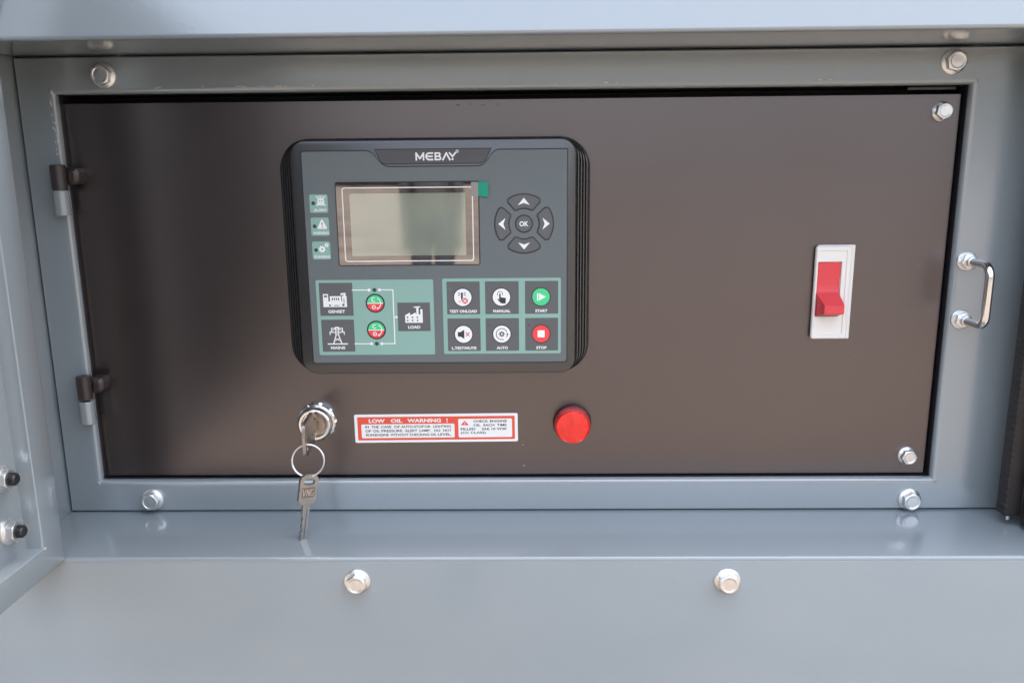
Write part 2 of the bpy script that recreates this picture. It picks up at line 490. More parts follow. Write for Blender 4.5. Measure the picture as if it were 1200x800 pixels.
# chips where bare metal shows along the left lip, and small dings on the flange
f = MB()
rnd = random.Random(4)
for k in range(34):
    t = rnd.random()**1.2
    z = 141-t*82; x = -320.9+rnd.uniform(-0.7, 1.3)
    s_ = rnd.uniform(0.25, 0.9); L = rnd.uniform(0.6, 2.6)
    yb = FY-0.03 if x < -321.8 else FY+4.0-math.sqrt(max(0.0, 16-(x+321.8)**2))-0.06
    f.add([(x-s_/2, yb, z), (x+s_*0.2, yb-0.02, z-L*0.5), (x+s_/2, yb, z+L*0.2), (x, yb-0.02, z+L)], [[0, 1, 2, 3]], 'chip')
for k in range(22):
    x = rnd.uniform(-255, -150) if k < 16 else rnd.uniform(-240, 280); z = OZ1+4.0+rnd.uniform(-0.5, 0.4); L = rnd.uniform(0.6, 4)
    f.add([(x-L/2, FY-0.05, z), (x, FY-0.05, z-0.25), (x+L/2, FY-0.05, z+0.05), (x, FY-0.05, z+0.3)], [[0, 1, 2, 3]], 'chip')
c_ = part(f, 'paint_chips', frame); c_['kind'] = 'stuff'

# ------------------------------------------------------------------ black control door
door = tag(empty('control_door', (0, 0, -140)), 'black satin hinged control door carrying the controller and switches', 'door')
f = MB()
f.prism(rrect(-319.4, 319.6, -142.2, 140.4, 1.2, 3), 3.0, 0.0, 'panel', 0.9)
dplate = part(f, 'door_plate', door)
for (x, z, r_) in ((306.2, 128.0, 0.35), (304.8, -127.2, 0.05)):
    bolt((x, 0, z), door, door, rot=r_, fl=6.9, af=10.2, h=6.4)
for zt in (97.2, -57.0):
    f = MB(); f.lathe([(4.9, 0), (5.3, 0.4), (5.3, 17.5), (4.9, 17.9)], (-318.6, -14.6, zt-17.9), 'hinge_dark', 'Z', 32)
    kn = part(f, 'hinge_knuckle', door)
    f = MB(); f.prism(inset([(-315.5, zt-14.5), (-309.0, zt-14.0), (-306.2, zt-11.0), (-305.6, zt-5.5), (-307.4, zt-2.2), (-315.5, zt-1.6)], 0.4), -0.2, -13.0, 'hinge_dark', 2.4)
    part(f, 'weld_lug', door, smooth=30)
# scratches and specks on the coat
f = MB()
for (x, z, w, h, m) in ((-28.4, -117.3, 0.7, 1.2, 'chip'), (-27.6, -134.2, 0.8, 1.8, 'chip'), (-28.1, -126, 0.25, 9, 'panel'), (-35, 136.0, 4.5, 0.7, 'scuff'), (-26, 136.4, 2.0, 0.6, 'scuff'),
                        (-17, 135.9, 5, 0.4, 'scuff'), (-7, 136.2, 3, 0.5, 'scuff'), (258.5, -48, 0.5, 0.4, 'chip'), (300, 20, 0.4, 0.6, 'chip'), (-250, 92, 3.0, 0.2, 'tab'), (120, -60, 0.4, 0.3, 'tab'), (180, 90, 0.3, 0.4, 'tab')):
    x += 38 if z < -115 else 0
    f.add([(x-w/2, -0.06, z-h*0.2), (x, -0.06, z-h/2), (x+w/2, -0.06, z+h*0.1), (x+w*0.1, -0.06, z+h/2)], [[0, 1, 2, 3]], m)
c_ = part(f, 'scratches', door); c_['kind'] = 'stuff'

# ------------------------------------------------------------------ controller
CX0, CX1, CZ0, CZ1 = -163.4, 59.0, -57.9, 113.8
ctl = tag(empty('generator_controller', (-52, 0, CZ0)), 'black framed digital generator controller with screen and keypad', 'controller')
f = MB()
def cring(ix, iz, r, y):
    return [(x, y, z) for x, z in rrect(CX0+ix, CX1-ix, CZ0+iz, CZ1-iz, r, 12)]
rs = [cring(0.6, 0.6, 21.4, -0.2), cring(0, 0, 22, -0.8), cring(0, 0, 22, -4.6), cring(0.7, 0.25, 21.5, -5.4)]
for k in range(4):                                   # ribbed shoulders down both sides
    i = 1.4+k*2.15; y = -6.0-k*1.9
    rs += [cring(i, 0.35+k*0.30, 21-k*2.1, y), cring(i+0.55, 0.42+k*0.30, 20.6-k*2.1, y-1.5), cring(i+1.35, 0.50+k*0.30, 19.9-k*2.1, y-1.9), cring(i+1.5, 0.6+k*0.30, 19.8-k*2.1, y-0.9)]
rs += [cring(9.9, 1.7, 12.0, -13.6), cring(10.4, 1.9, 11.4, -15.6), cring(11.2, 2.4, 10.6, -16.6), cring(12.0, 3.0, 9.8, -16.8)]
f.rings(rs, 'bezel')
part(f, 'bezel', ctl, smooth=28)
PY = -16.9
# faceplate with the notch for the name tab (a shallow dark joint runs round it)
def face_outline(d):
    x0, x1, z0, z1 = -144.2-d, 42.0+d, -47.4-d, 104.5+d
    nx0, nx1, nz = -86.5-d*0.6, -17.0+d*0.6, 93.6-d*0.0+d*0
    pts = [(x0+1.2, z0), (x1-2, z0), (x1-0.6, z0+0.6), (x1, z0+2), (x1, z1)]
    pts += [(-5.5, z1)]
    def bez(p0, p1, p2, p3, n=8):
        return [tuple((1-t)**3*Vector(p0)+3*(1-t)**2*t*Vector(p1)+3*(1-t)*t*t*Vector(p2)+t**3*Vector(p3)) for t in [i/n for i in range(1, n+1)]]
    pts += bez((-5.5, z1), (-12.5, z1), (-12.5, 93.4+d), (-20.5, 93.4+d))
    pts += [(-83, 93.4+d)]
    pts += bez((-83, 93.4+d), (-91, 93.4+d), (-91, z1), (-99, z1))
    pts += [(x0+1.2, z1), (x0, z1-1.2), (x0, z0+1.2)]
    return pts
f = MB(); f.prism(face_outline(0.75), -14, PY-0.05, 'groove'); fj = part(f, 'faceplate_joint', ctl)
f = MB(); f.prism(face_outline(0.0), -14, PY-0.45, 'plate', 0.25); fplate = part(f, 'faceplate', ctl)
FP = PY-0.45
# name tab
f = MB(); tabp = [(-86.2, 95.6), (-18.4, 95.6), (-15.5, 97.0), (-11.2, 105.4), (-92.2, 105.4), (-88.6, 97.2)]
f.prism(inset(tabp, -0.45), -14, PY-0.05, 'groove'); f.prism(tabp, -14, PY-0.25, 'tab', 0.2)
tab = part(f, 'name_tab', ctl)
F = Flat(PY-0.33)
lx, lz0, lz1, w = -64.0, 97.7, 103.1, 1.12
def L(ptsx, k=0): F.line([(lx+a, lz0+b_) for a, b_ in ptsx], w, 'white', k)
H = lz1-lz0
L([(0.5, 0.5), (0.5, H-0.5)]); L([(0.5, H-0.5), (3.1, 1.3)], 1); L([(3.1, 1.3), (5.6, H-0.5)], 2); L([(5.6, H-0.5), (5.6, 0.5)], 3)
F.arc(lx+9.6, lz0+H/2, H/2-0.5, w, 90, 270, 'white', 1); L([(9.6, H-0.5), (11.9, H-0.5)], 2); L([(9.6, 0.5), (11.9, 0.5)], 3); L([(8.6, H/2), (11.6, H/2)], 4)
L([(13.9, 0.5), (13.9, H-0.5)], 1); L([(13.9, H-0.5), (16.3, H-0.5)], 2); L([(13.9, H/2), (16.6, H/2)], 3); L([(13.9, 0.5), (16.6, 0.5)], 4)
F.arc(lx+16.3, lz0+H*0.75, H*0.25-0.5+0.0, w, -90, 90, 'white', 5); F.arc(lx+16.6, lz0+H*0.25+0.1, H*0.25-0.4, w, -90, 90, 'white', 6)
L([(19.2, 0.4), (21.6, H-0.5)], 1); L([(21.6, H-0.5), (24.0, 0.4)], 2)
L([(23.9, H-0.5), (25.9, H*0.48)], 3); L([(27.9, H-0.5), (25.9, H*0.48)], 4); F.disc(lx+25.9, lz0+0.75, 0.75, 'white', 5)
F.ring(lx+29.2, lz1+0.6, 0.65, 1.05, 'white', 1); F.text('R', lx+29.2, lz1+0.6, 0.7, 0.9, 'white', 1)
sub(F, 'lettering', tab)

# screen window
f = MB(); wpts = rrect(-121.3, -20.3, 24.6, 83.0, 1.0, 4)
f.prism(inset(wpts, -0.5), -14, FP-0.06, 'groove'); f.prism(wpts, -14, FP-0.55, 'window', 0.3)
win = part(f, 'screen_window', ctl)
F = Flat(FP-0.60)
F.band(rrect(-116.9, -24.3, 27.2, 79.6, 1.8), rrect(-116.2, -25.0, 27.9, 78.9, 1.3), 'white', 0)
sub(F, 'border_line', win)
F = Flat(FP-0.62); F.rect(-111.6, -29.8, 31.4, 75.3, 'lcd', 0); sub(F, 'liquid_crystal_display', win)
f = MB(); f.box(-25.5, -20.6, FP-0.82, FP-0.66, 72.8, 82.6, 'film_clear')
f.add([(-20.6, FP-0.8, 72.9), (-13.4, FP-2.2, 72.6), (-13.2, FP-2.4, 82.4), (-20.6, FP-0.8, 82.5)], [[0, 1, 2, 3]], 'film_green')
sub(f, 'film_tab', win)

# status tiles
def tile(name, x0, x1, z0, z1, m, r=0.8, y=None):
    F = Flat((FP if y is None else y)-0.05); F.poly(rrect(x0, x1, z0, z1, r), m)
    return part(F, name, ctl)
for i, (zt, txt) in enumerate(((75.0, 'ALARM'), (58.8, 'WARNING'), (41.9, 'RUNNING'))):
    x0 = -140.2; t = tile('status_tile', x0, x0+12.9, zt-12.8, zt, 'teal', 1.2)
    F = Flat(FP-0.10); F.disc(x0+2.6, zt-6.1, 1.35, 'led'); F.disc(x0+2.6, zt-6.1, 0.55, 'groove', 1); sub(F, 'status_led', t)
    F = Flat(FP-0.10); F.text(txt, x0+7.0 if i else x0+7.2, zt-10.9, 8.6 if i == 0 else 11.4, 2.0, 'white', 0, bold=0.02); sub(F, 'lettering', t)
    F = Flat(FP-0.10); cx, cz = x0+8.0, zt-4.7
    if i == 0:
        F.disc(cx, cz+0.5, 1.9, 'white'); F.rect(cx-2.6, cx+2.6, cz-2.9, cz-1.5, 'white', 1)
        F.ring(cx, cz-0.2, 1.7, 2.5, 'white', 2)
        F.line([(cx-3, cz-3), (cx+3, cz+3.2)], 0.8, 'white', 3); F.line([(cx-3, cz+3.2), (cx+3, cz-3)], 0.8, 'white', 4)
        for a in (-0.9, 0.9): F.disc(cx+a, cz+0.2, 0.5, 'teal', 5)
        F.rect(cx-1.6, cx+1.6, cz+2.9, cz+3.6, 'white', 5)
    elif i == 1:
        F.poly([(cx-3.4, cz-2.6), (cx-3.0, cz-3.2), (cx+3.0, cz-3.2), (cx+3.4, cz-2.6), (cx+0.5, cz+3.2), (cx-0.5, cz+3.2)], 'white')
        F.poly([(cx-0.5, cz+1.2), (cx-0.25, cz-1.0), (cx+0.25, cz-1.0), (cx+0.5, cz+1.2)], 'red_ink', 1); F.disc(cx, cz-1.9, 0.45, 'red_ink', 1)
    else:
        for (gx, gz, gr) in ((cx-1.0, cz-0.8, 2.3), (cx+2.4, cz+2.1, 1.4)):
            pts = []
            for k in range(32):
                a = 2*math.pi*k/32; r_ = gr*(1.12 if (k//2) % 2 else 0.82); pts.append((gx+r_*math.cos(a), gz+r_*math.sin(a)))
            F.poly(pts, 'white', 0); F.disc(gx, gz, gr*0.33, 'teal', 1)
    sub(F, 'icon', t)

# navigation keys
def arrow_key(rot):
    c = Vector((11.5, 53.2)); pts = []
    for i in range(13):
        a = math.radians(90-33+66*i/12); pts.append((21.0*math.cos(a), 21.0*math.sin(a)))
    pts += [(-11.6, 15.6), (-11.2, 14.6)]
    pts = [(x*0.98, z) if z > 17 else (x, z) for x, z in pts]
    pts += [(-6.8, 9.6), (-6.0, 9.3)]
    for i in range(9):
        a = math.radians(90+27-54*i/8); pts.append((10.6*math.cos(a), 10.6*math.sin(a)))
    pts += [(6.0, 9.3), (6.8, 9.6), (11.2, 14.6), (11.6, 15.6)]
    ca, sa = math.cos(rot), math.sin(rot)
    T = lambda P: [(c.x+x*ca-z*sa, c.y+x*sa+z*ca) for x, z in P]
    f = MB(); f.prism(T(inset(pts, -0.35)), -14, FP-0.06, 'groove'); f.prism(T(inset(pts, 0.45)), -14, FP-0.45, 'key', 0.4)
    o = part(f, 'arrow_key', ctl)
    F = Flat(FP-0.52)
    F.poly(T([(0, 18.2), (-4.2, 13.1), (-0.0, 14.6)]), 'white'); F.poly(T([(0, 18.2), (0.0, 14.6), (4.2, 13.1)]), 'white')
    sub(F, 'arrow', o)
for k in range(4): arrow_key(k*math.pi/2)
f = MB(); f.prism(circ(11.5, 53.2, 6.5, 48), -14, FP-0.06, 'groove'); f.prism(circ(11.5, 53.2, 5.7, 48), -14, FP-0.45, 'key', 0.4)
ok = part(f, 'ok_key', ctl)
F = Flat(FP-0.52); F.text('OK', 11.5, 53.2, 6.4, 3.6, 'white', 0, bold=0.03); sub(F, 'lettering', ok)

# mimic diagram
tile('diagram_panel', -139.4, -54.3, -41.3, 14.1, 'teal', 1.2)
def legend(t, s_, cx, cz, w, h=2.25):
    F = Flat(FP-0.16); F.text(s_, cx, cz, w, h, 'white', 0, bold=0.035); sub(F, 'lettering', t)
def ptile(name, x0, x1, z0, z1):
    F = Flat(FP-0.10); F.rect(x0, x1, z0, z1, 'key'); return part(F, name, ctl)
t = ptile('genset_tile', -137.2, -112.9, -12.1, 12.1); legend(t, 'GENSET', -125.2, -8.9, 12.4)
F = Flat(FP-0.16); x, z = -134.6, -5.6
F.rect(x, x+17.2, z, z+4.2, 'white'); F.rect(x, x+3.8, z+4.2, z+9.6, 'white', 1); F.rect(x+5.0, x+13.2, z+4.2, z+8.0, 'white', 2); F.rect(x+13.8, x+17.2, z+4.2, z+8.2, 'white', 1)
F.rect(x+15.0, x+16.4, z+8.2, z+9.4, 'white', 2); F.poly([(x+12.6, z+8.6), (x+16.8, z+9.2), (x+16.6, z+10.4), (x+13.2, z+10.2)], 'white', 3)
for k in range(4): F.rect(x+6.4+k*1.5, x+7.2+k*1.5, z+5.0, z+6.8, 'key', 4)
F.rect(x+0.8, x+3.0, z+7.2, z+8.6, 'key', 4); F.disc(x+4.8, z+1.3, 0.7, 'key', 4); F.disc(x+14.6, z+1.5, 0.9, 'key', 4); F.rect(x+8, x+11.6, z+0.9, z+1.4, 'key', 4); F.line([(x+15.2, z+3), (x+15.2, z+6)], 0.5, 'key', 4)
sub(F, 'icon', t)
t = ptile('mains_tile', -137.0, -113.0, -38.8, -14.9); legend(t, 'MAINS', -125.6, -35.9, 10.6)
F = Flat(FP-0.16); cx, z = -125.6, -33.0
F.line([(cx-7, z), (cx+7, z)], 0.9, 'white')
F.line([(cx-3.0, z+0.4), (cx-1.0, z+6.4)], 0.8, 'white', 1); F.line([(cx+3.0, z+0.4), (cx+1.0, z+6.4)], 0.8, 'white', 2)
F.line([(cx-1.1, z+6.2), (cx-1.1, z+12.4)], 0.7, 'white', 3); F.line([(cx+1.1, z+6.2), (cx+1.1, z+12.4)], 0.7, 'white', 4); F.line([(cx-1.1, z+12.4), (cx+1.1, z+12.4)], 0.9, 'white', 5)
F.line([(cx-2.2, z+2.2), (cx+1.4, z+4.2)], 0.5, 'white', 6); F.line([(cx+2.2, z+2.2), (cx-1.4, z+4.2)], 0.5, 'white', 7)
for k in range(5): F.line([(cx-1, z+6.4+k*1.2), (cx+1, z+7.4+k*1.2)], 0.45, 'white', 6+k*0.2)
for s_ in (-1, 1):
    F.line([(cx+s_*1.0, z+11.6), (cx+s_*4.0, z+11.8)], 0.7, 'white', 8); F.line([(cx+s_*4.0, z+11.8), (cx+s_*4.0, z+9.8)], 0.7, 'white', 9)
    F.line([(cx+s_*1.0, z+8.6), (cx+s_*5.2, z+9.0)], 0.7, 'white', 8.5); F.line([(cx+s_*5.2, z+9.0), (cx+s_*5.2, z+7.2)], 0.7, 'white', 9.5); F.line([(cx+s_*1.2, z+11.4), (cx+s_*4.6, z+9.2)], 0.45, 'white', 10)
sub(F, 'icon', t)
t = ptile('load_tile', -80.8, -57.1, -23.8, -2.7); legend(t, 'LOAD', -69.0, -20.8, 9.0)
F = Flat(FP-0.16); x, z = -75.4, -17.6
F.poly([(x, z), (x+12.8, z), (x+12.8, z+6.2), (x+8.2, z+6.2), (x+8.2, z+6.3), (x+7.6, z+7.6), (x+4.0, z+5.6), (x+3.4, z+7.6), (x, z+5.6)], 'white')
F.rect(x+8.3, x+9.9, z+6.2, z+11.0, 'white', 1); F.rect(x+11.2, x+12.8, z+6.2, z+10.0, 'white', 1)
F.poly([(x+5.8, z+11.7), (x+7.4, z+11.0), (x+9.9, z+11.2), (x+11.4, z+11.4), (x+11.0, z+12.2), (x+7.6, z+12.0)], 'white', 2)
for k in range(3):
    for q in range(2): F.rect(x+1.2+k*3.6, x+2.3+k*3.6, z+1.2+q*2.3, z+2.3+q*2.3, 'key', 3)
sub(F, 'icon', t)
F = Flat(FP-0.12)
F.line([(-112.9, 6.7), (-101.0, 6.7)], 0.75, 'white'); F.disc(-100.8, 6.7, 1.1, 'white', 1)
F.line([(-93.2, 6.7), (-83.6, 6.7)], 0.75, 'white', 0.2); F.disc(-93.3, 6.7, 1.1, 'white', 1.2); F.line([(-83.6, 6.7), (-83.6, -33.0)], 0.75, 'white', 0.4)
F.line([(-112.9, -33.0), (-100.9, -33.0)], 0.75, 'white', 0.6); F.disc(-100.8, -33.0, 1.1, 'white', 1); F.line([(-93.2, -33.0), (-83.6, -33.0)], 0.75, 'white', 0.8); F.disc(-93.2, -33.0, 1.1, 'white', 1)
F.line([(-83.6, -13.3), (-81.0, -13.3)], 0.75, 'white', 1.2); F.line([(-81.9, -12.6), (-81.9, -14.0)], 0.8, 'white', 1.5)
part(F, 'circuit_line', ctl)
for z in (6.7, -33.0):
    F = Flat(FP-0.12); F.disc(-97.0, z, 1.5, 'led'); F.disc(-97.0, z, 0.7, 'groove', 1); part(F, 'circuit_led', ctl)
for z in (-3.0, -22.8):
    cx = -96.8
    f = MB(); f.prism(circ(cx, z, 7.0, 48), -14, FP-0.30, 'groove', 0.25); o = part(f, 'breaker_key', ctl)
    F = Flat(FP-0.36); F.poly(circ(cx, z, 5.9, 24, 0, 180), 'key_green'); F.poly(circ(cx, z, 5.9, 24, 180, 360), 'key_red'); F.rect(cx-5.8, cx+5.8, z-0.3, z+0.3, 'white', 1)
    F.arc(cx-1.1, z+2.7, 1.35, 0.6, 50, 310, 'white', 2); F.ring(cx-1.1, z-2.8, 0.8, 1.45, 'white', 2)
    F.arc(cx-0.3, z, 4.3, 0.6, -52, 62, 'white', 3); F.poly([(cx+0.6, z-3.3), (cx+2.9, z-3.0), (cx+1.9, z-4.6)], 'white', 4)
    sub(F, 'icon', o)

# command keys
tile('keypad_panel', -47.7, 37.8, -41.0, 14.6, 'teal', 1.2)
KX = ((-44.7, -20.7), (-16.9, 7.4), (11.9, 35.9)); KZ = ((-11.6, 12.4), (-38.9, -14.6))
KK = (('TEST ONLOAD', 'white', 20.0), ('MANUAL', 'white', 12.6), ('START', 'key_green', 8.8), ('L.TEST/MUTE', 'white', 18.0), ('AUTO', 'white', 8.2), ('STOP', 'key_red', 7.6))
for i, (txt, m, w) in enumerate(KK):
    x0, x1 = KX[i % 3]; z0, z1 = KZ[i//3]; cx = (x0+x1)/2-0.4; cz = z0+12.4 if i < 3 else z0+12.5
    f = MB(); f.prism(rrect(x0, x1, z0, z1, 0.5, 2), -14, FP-0.12, 'key', 0.05); o = part(f, 'command_key', ctl)
    F = Flat(FP-0.18); F.text(txt, (x0+x1)/2-0.2, z0+2.2, w, 2.15, 'white', 0, bold=0.035); sub(F, 'lettering', o)
    F = Flat(FP-0.18)
    if i not in (0, 2, 3): F.disc(x0+2.6, z1-5.2, 1.15, 'led_dim')
    elif i == 0: F.disc(x0+2.6, z1-5.2, 1.0, 'plate')
    F.disc(cx, cz, 7.0, 'ink', 0); F.disc(cx, cz, 6.3, m, 1)
    if i == 0:
        x, z = cx-0.6, cz+1.2
        F.rect(x-0.7, x+0.7, z-2.2, z+2.4, 'ink', 2); F.rect(x-2.8, x-1.4, z+1.6, z+2.2, 'ink', 2); F.rect(x+1.4, x+2.8, z+1.6, z+2.2, 'ink', 2)
        F.line([(x-1.5, z+0.9), (x-2.6, z+0.2)], 0.5, 'ink', 2); F.line([(x+1.5, z+0.9), (x+2.6, z+0.2)], 0.5, 'ink', 2); F.rect(x-2.6, x-0.8, z-4.4, z-3.9, 'red_ink', 2); F.rect(x-0.6, x, z-3.6, z-2.2, 'red_ink', 2)
        F.disc(cx+1.6, cz-2.5, 2.1, 'red_ink', 3); F.line([(cx+0.6, cz-3.5), (cx+2.6, cz-1.5)], 0.6, 'white', 4); F.line([(cx+0.6, cz-1.5), (cx+2.6, cz-3.5)], 0.6, 'white', 5)
    elif i == 1:
        F.arc(cx-1.0, cz+2.2, 1.9, 0.4, -30, 210, 'ink', 2); F.poly(rrect(cx-1.6, cx-0.5, cz-2.2, cz+2.7, 0.5, 3), 'ink', 2)
        F.poly([(cx-1.7, cz-2.4), (cx+0.2, cz-4.6), (cx+3.0, cz-4.6), (cx+3.3, cz-0.6), (cx+0.6, cz-0.2), (cx-0.6, cz-0.1), (cx-1.4, cz-1.4)], 'ink', 3)
        F.poly([(cx-3.0, cz-1.5), (cx-2.3, cz-1.2), (cx-1.3, cz-2.0), (cx+0.2, cz-4.4), (cx-0.9, cz-3.9)], 'ink', 4)
    elif i == 2:
        F.rect(cx-2.9, cx-1.9, cz-2.7, cz+2.7, 'white', 2); F.poly([(cx-1.4, cz-2.7), (cx+3.6, cz), (cx-1.4, cz+2.7)], 'white', 2)
    elif i == 3:
        F.rect(cx-4.2, cx-2.2, cz-1.7, cz+1.7, 'ink', 2); F.poly([(cx-2.4, cz-1.6), (cx+0.5, cz-3.4), (cx+0.5, cz+3.4), (cx-2.4, cz+1.6)], 'ink', 3)
        F.line([(cx+1.8, cz-1.3), (cx+4.2, cz+1.3)], 0.6, 'red_ink', 2); F.line([(cx+1.8, cz+1.3), (cx+4.2, cz-1.3)], 0.6, 'red_ink', 3)
    elif i == 4:
        F.arc(cx, cz, 4.1, 0.5, 20, 290, 'ink', 2, 28); F.arc(cx, cz, 4.1, 0.5, -35, 10, 'ink', 2); F.poly([(cx+3.2, cz+0.2), (cx+5.0, cz+0.2), (cx+4.1, cz-1.2)], 'ink', 3)
        F.ring(cx, cz, 0.7, 1.5, 'ink', 2)
        for k in range(8):
            a = k*math.pi/4; F.line([(cx+1.3*math.cos(a), cz+1.3*math.sin(a)), (cx+2.0*math.cos(a), cz+2.0*math.sin(a))], 0.6, 'ink', 3)
    else:
        F.rect(cx-2.6, cx+2.6, cz-2.6, cz+2.6, 'white', 2)
    sub(F, 'icon', o)

# ------------------------------------------------------------------ warning label
lab = tag(empty('warning_label', (-57.2, 0, -114.8)), 'red and white low oil warning sticker on the black door', 'label')
F = Flat(0); LX0, LX1, LZ0, LZ1 = -63.0, 63.0, 0.0, 22.7
def lplace(mb): return mb
rot = Matrix.Rotation(math.radians(-0.32), 4, 'Y')
def lpart(mb, name):
    o = mb.build(name, mtx=rot); o.parent = lab; return o
f = MB(); f.prism(rrect(LX0, LX1, LZ0, LZ1, 1.2, 4), -0.02, -0.16, 'label_white'); lpart(f, 'backing')
F = Flat(-0.20); F.poly(rrect(LX0+2.3, LX1-2.3, LZ0+1.9, LZ1-2.1, 0.8), 'label_red'); lpart(F, 'red_field')
F = Flat(-0.25); F.poly(rrect(LX0+5.2, LX0+77.2, LZ0+3.7, LZ1-7.9, 0.9), 'label_white'); lpart(F, 'text_field')
F = Flat(-0.25); F.poly(rrect(LX0+80.2, LX1-4.4, LZ0+3.6, LZ1-4.2, 0.9), 'label_white'); lpart(F, 'text_field')
F = Flat(-0.27); F.text('LOW', LX0+11.2, LZ1-5.2, 12.4, 3.1, 'label_white', 0, 0.035, 'l'); F.text('OIL', LX0+28.2, LZ1-5.2, 9.0, 3.1, 'label_white', 0, 0.035, 'l')
F.text('WARNING', LX0+41.0, LZ1-5.2, 26.0, 3.1, 'label_white', 0, 0.035, 'l'); F.text('!', LX0+71.2, LZ1-5.2, 0.9, 3.3, 'label_white', 0, 0.02, 'l')
lpart(F, 'heading_lettering')
F = Flat(-0.30)
rows = ((('IN', 8.2, 2.8), ('THE', 13.1, 5.6), ('CASE', 20.4, 8.0), ('OF', 30.6, 4.4), ('AUTO-STOP', 36.0, 17.6), ('OR', 54.0, 4.8), ('LIGHTING', 60.8, 13.8)),
        (('OF', 8.2, 4.4), ('OIL', 14.2, 5.0), ('PRESSURE', 20.6, 16.2), ('ALERT', 38.8, 9.6), ('LAMP.', 50.0, 8.6), ('DO', 61.6, 4.6), ('NOT', 68.4, 6.4)),
        (('RUN', 8.6, 6.0), ('ENGINE', 15.2, 11.0), ('WITHOUT', 27.4, 14.0), ('CHECKING', 42.2, 15.4), ('OIL', 58.6, 4.6), ('LEVEL.', 64.2, 10.6)))
for r_, row in enumerate(rows):
    for s_, x, w in row: F.text(s_, LX0+x, LZ1-10.0-r_*3.25, w, 2.0, 'ink', 0, 0.022, 'l')
lpart(F, 'instruction_lettering')
F = Flat(-0.30); x = LX0+82.0
F.poly([(x, 13.4), (x+6.4, 13.4), (x+3.2, 17.0)], 'label_red'); F.text('!', x+3.2, 14.7, 0.6, 1.9, 'label_white', 1, 0.02)
lpart(F, 'triangle_icon')
F = Flat(-0.30)
F.text('CHECK', x+9.9, LZ1-6.2, 11.4, 1.95, 'ink', 0, 0.024, 'l'); F.text('ENGINE', x+22.6, LZ1-6.2, 13.0, 1.95, 'ink', 0, 0.024, 'l')
F.text('OIL', x+9.9, LZ1-9.3, 5.4, 1.95, 'ink', 0, 0.024, 'l'); F.text('EACH', x+17.6, LZ1-9.3, 8.4, 1.95, 'ink', 0, 0.024, 'l'); F.text('TIME', x+28.0, LZ1-9.3, 7.4, 1.95, 'ink', 0, 0.024, 'l')
F.text('FILLED', x, LZ1-12.4, 11.4, 1.95, 'ink', 0, 0.024, 'l'); F.text('SAE 10 W30', x+16.2, LZ1-12.4, 19.0, 1.95, 'ink', 0, 0.024, 'l')
F.text('(CC CLASS)', x, LZ1-15.6, 19.2, 2.4, 'ink', 0, 0.024, 'l')
lpart(F, 'oil_lettering')

# ------------------------------------------------------------------ indicator lamp
lamp = tag(empty('indicator_lamp', (47.4, 0, -99.4)), 'round red indicator lamp below the controller', 'lamp')
C0 = (47.4, 0, -99.4)
f = MB(); f.lathe([(14.7, 0), (14.7, 1.8), (14.2, 2.6), (13.2, 3.4)], C0, 'thread', n=64); part(f, 'base_ring', lamp)
f = MB(); f.lathe([(13.9, 3.3), (14.0, 5.0), (13.6, 5.6), (13.3, 5.7), (13.3, 6.3), (13.6, 6.4), (13.7, 7.6), (13.4, 8.2), (13.1, 8.3), (13.0, 8.9), (13.3, 9.0), (13.2, 10.2), (12.9, 10.4)], C0, 'lens_rim', n=144, cap1=True, rf=lambda t, r, h, k: (r+(0.22 if 0 < k < 12 and math.sin(36*t) > 0 else 0.0), h)); part(f, 'lens_collar', lamp)
f = MB(); f.lathe([(12.7, 10.2), (12.7, 12.4), (12.4, 13.1), (11.9, 13.4), (8, 13.9), (4, 14.1), (0.2, 14.2)], C0, 'lens', n=64, rf=lambda t, r, h, k: (r, h-(0.13*abs(r*math.cos(t)) if k > 3 else 0.13*abs(11.9*math.cos(t))*(k == 3)))); part(f, 'lens', lamp, smooth=8)

# ------------------------------------------------------------------ red main switch
sw = tag(empty('toggle_switch', (238, 0, -34.6)), 'cream plate switch with a red toggle lever', 'switch')
f = MB(); f.prism(rrect(226.0, 253.0, -34.9, 34.9, 0.8, 3), -0.05, -1.8, 'sw_white', 0.6)
part(f, 'base_plate', sw)
f = MB()
SX0, SX1, SZ0, SZ1 = 224.0, 249.6, -34.2, 34.2
out = rrect(SX0, SX1, SZ0, SZ1, 1.6, 5); inn = rrect(SX0+1.2, SX1-3.4, SZ0+3.4, SZ1-3.2, 1.2, 5)
hole = rrect(226.0, 243.2, -17.4, 22.8, 0.3, 5)
rs = [[(x, -1.6, z) for x, z in out], [(x, -4.0, z) for x, z in out], [(x, -4.6, z) for x, z in inset(out, 0.6)], [(x, -4.6, z) for x, z in inset(inn, -0.3)],
      [(x, -3.9, z) for x, z in inn], [(x, -3.9, z) for x, z in inset(hole, -0.3)], [(x, -3.6, z) for x, z in hole], [(x, -0.1, z) for x, z in hole]]
f.rings(rs, 'sw_white', False, False)
part(f, 'cover', sw)
f = MB()
prof = [(-0.2, 22.4), (-2.9, 22.4), (-2.7, 16), (-2.2, 9), (-2.3, 4), (-3.1, 0.5), (-5.0, -1.4), (-15.6, -6.8), (-16.4, -7.6), (-16.4, -13.2), (-15.6, -13.8), (-3.6, -17.0), (-0.2, -17.0)]
def tx(y, side):
    t = max(0.0, min(1.0, (-y-2.9)/13)); return (226.4+1.8*t) if side == 0 else (242.8-0.4*t)
a = [(tx(y, 0), y, z) for y, z in prof]; b_ = [(tx(y, 1), y, z) for y, z in prof]; n = len(prof)
f.add(a+b_, [[i, (i+1) % n, n+(i+1) % n, n+i] for i in range(n)]+[list(range(n)), [n+i for i in range(n)][::-1]], 'sw_red')
part(f, 'lever', sw, smooth=25)

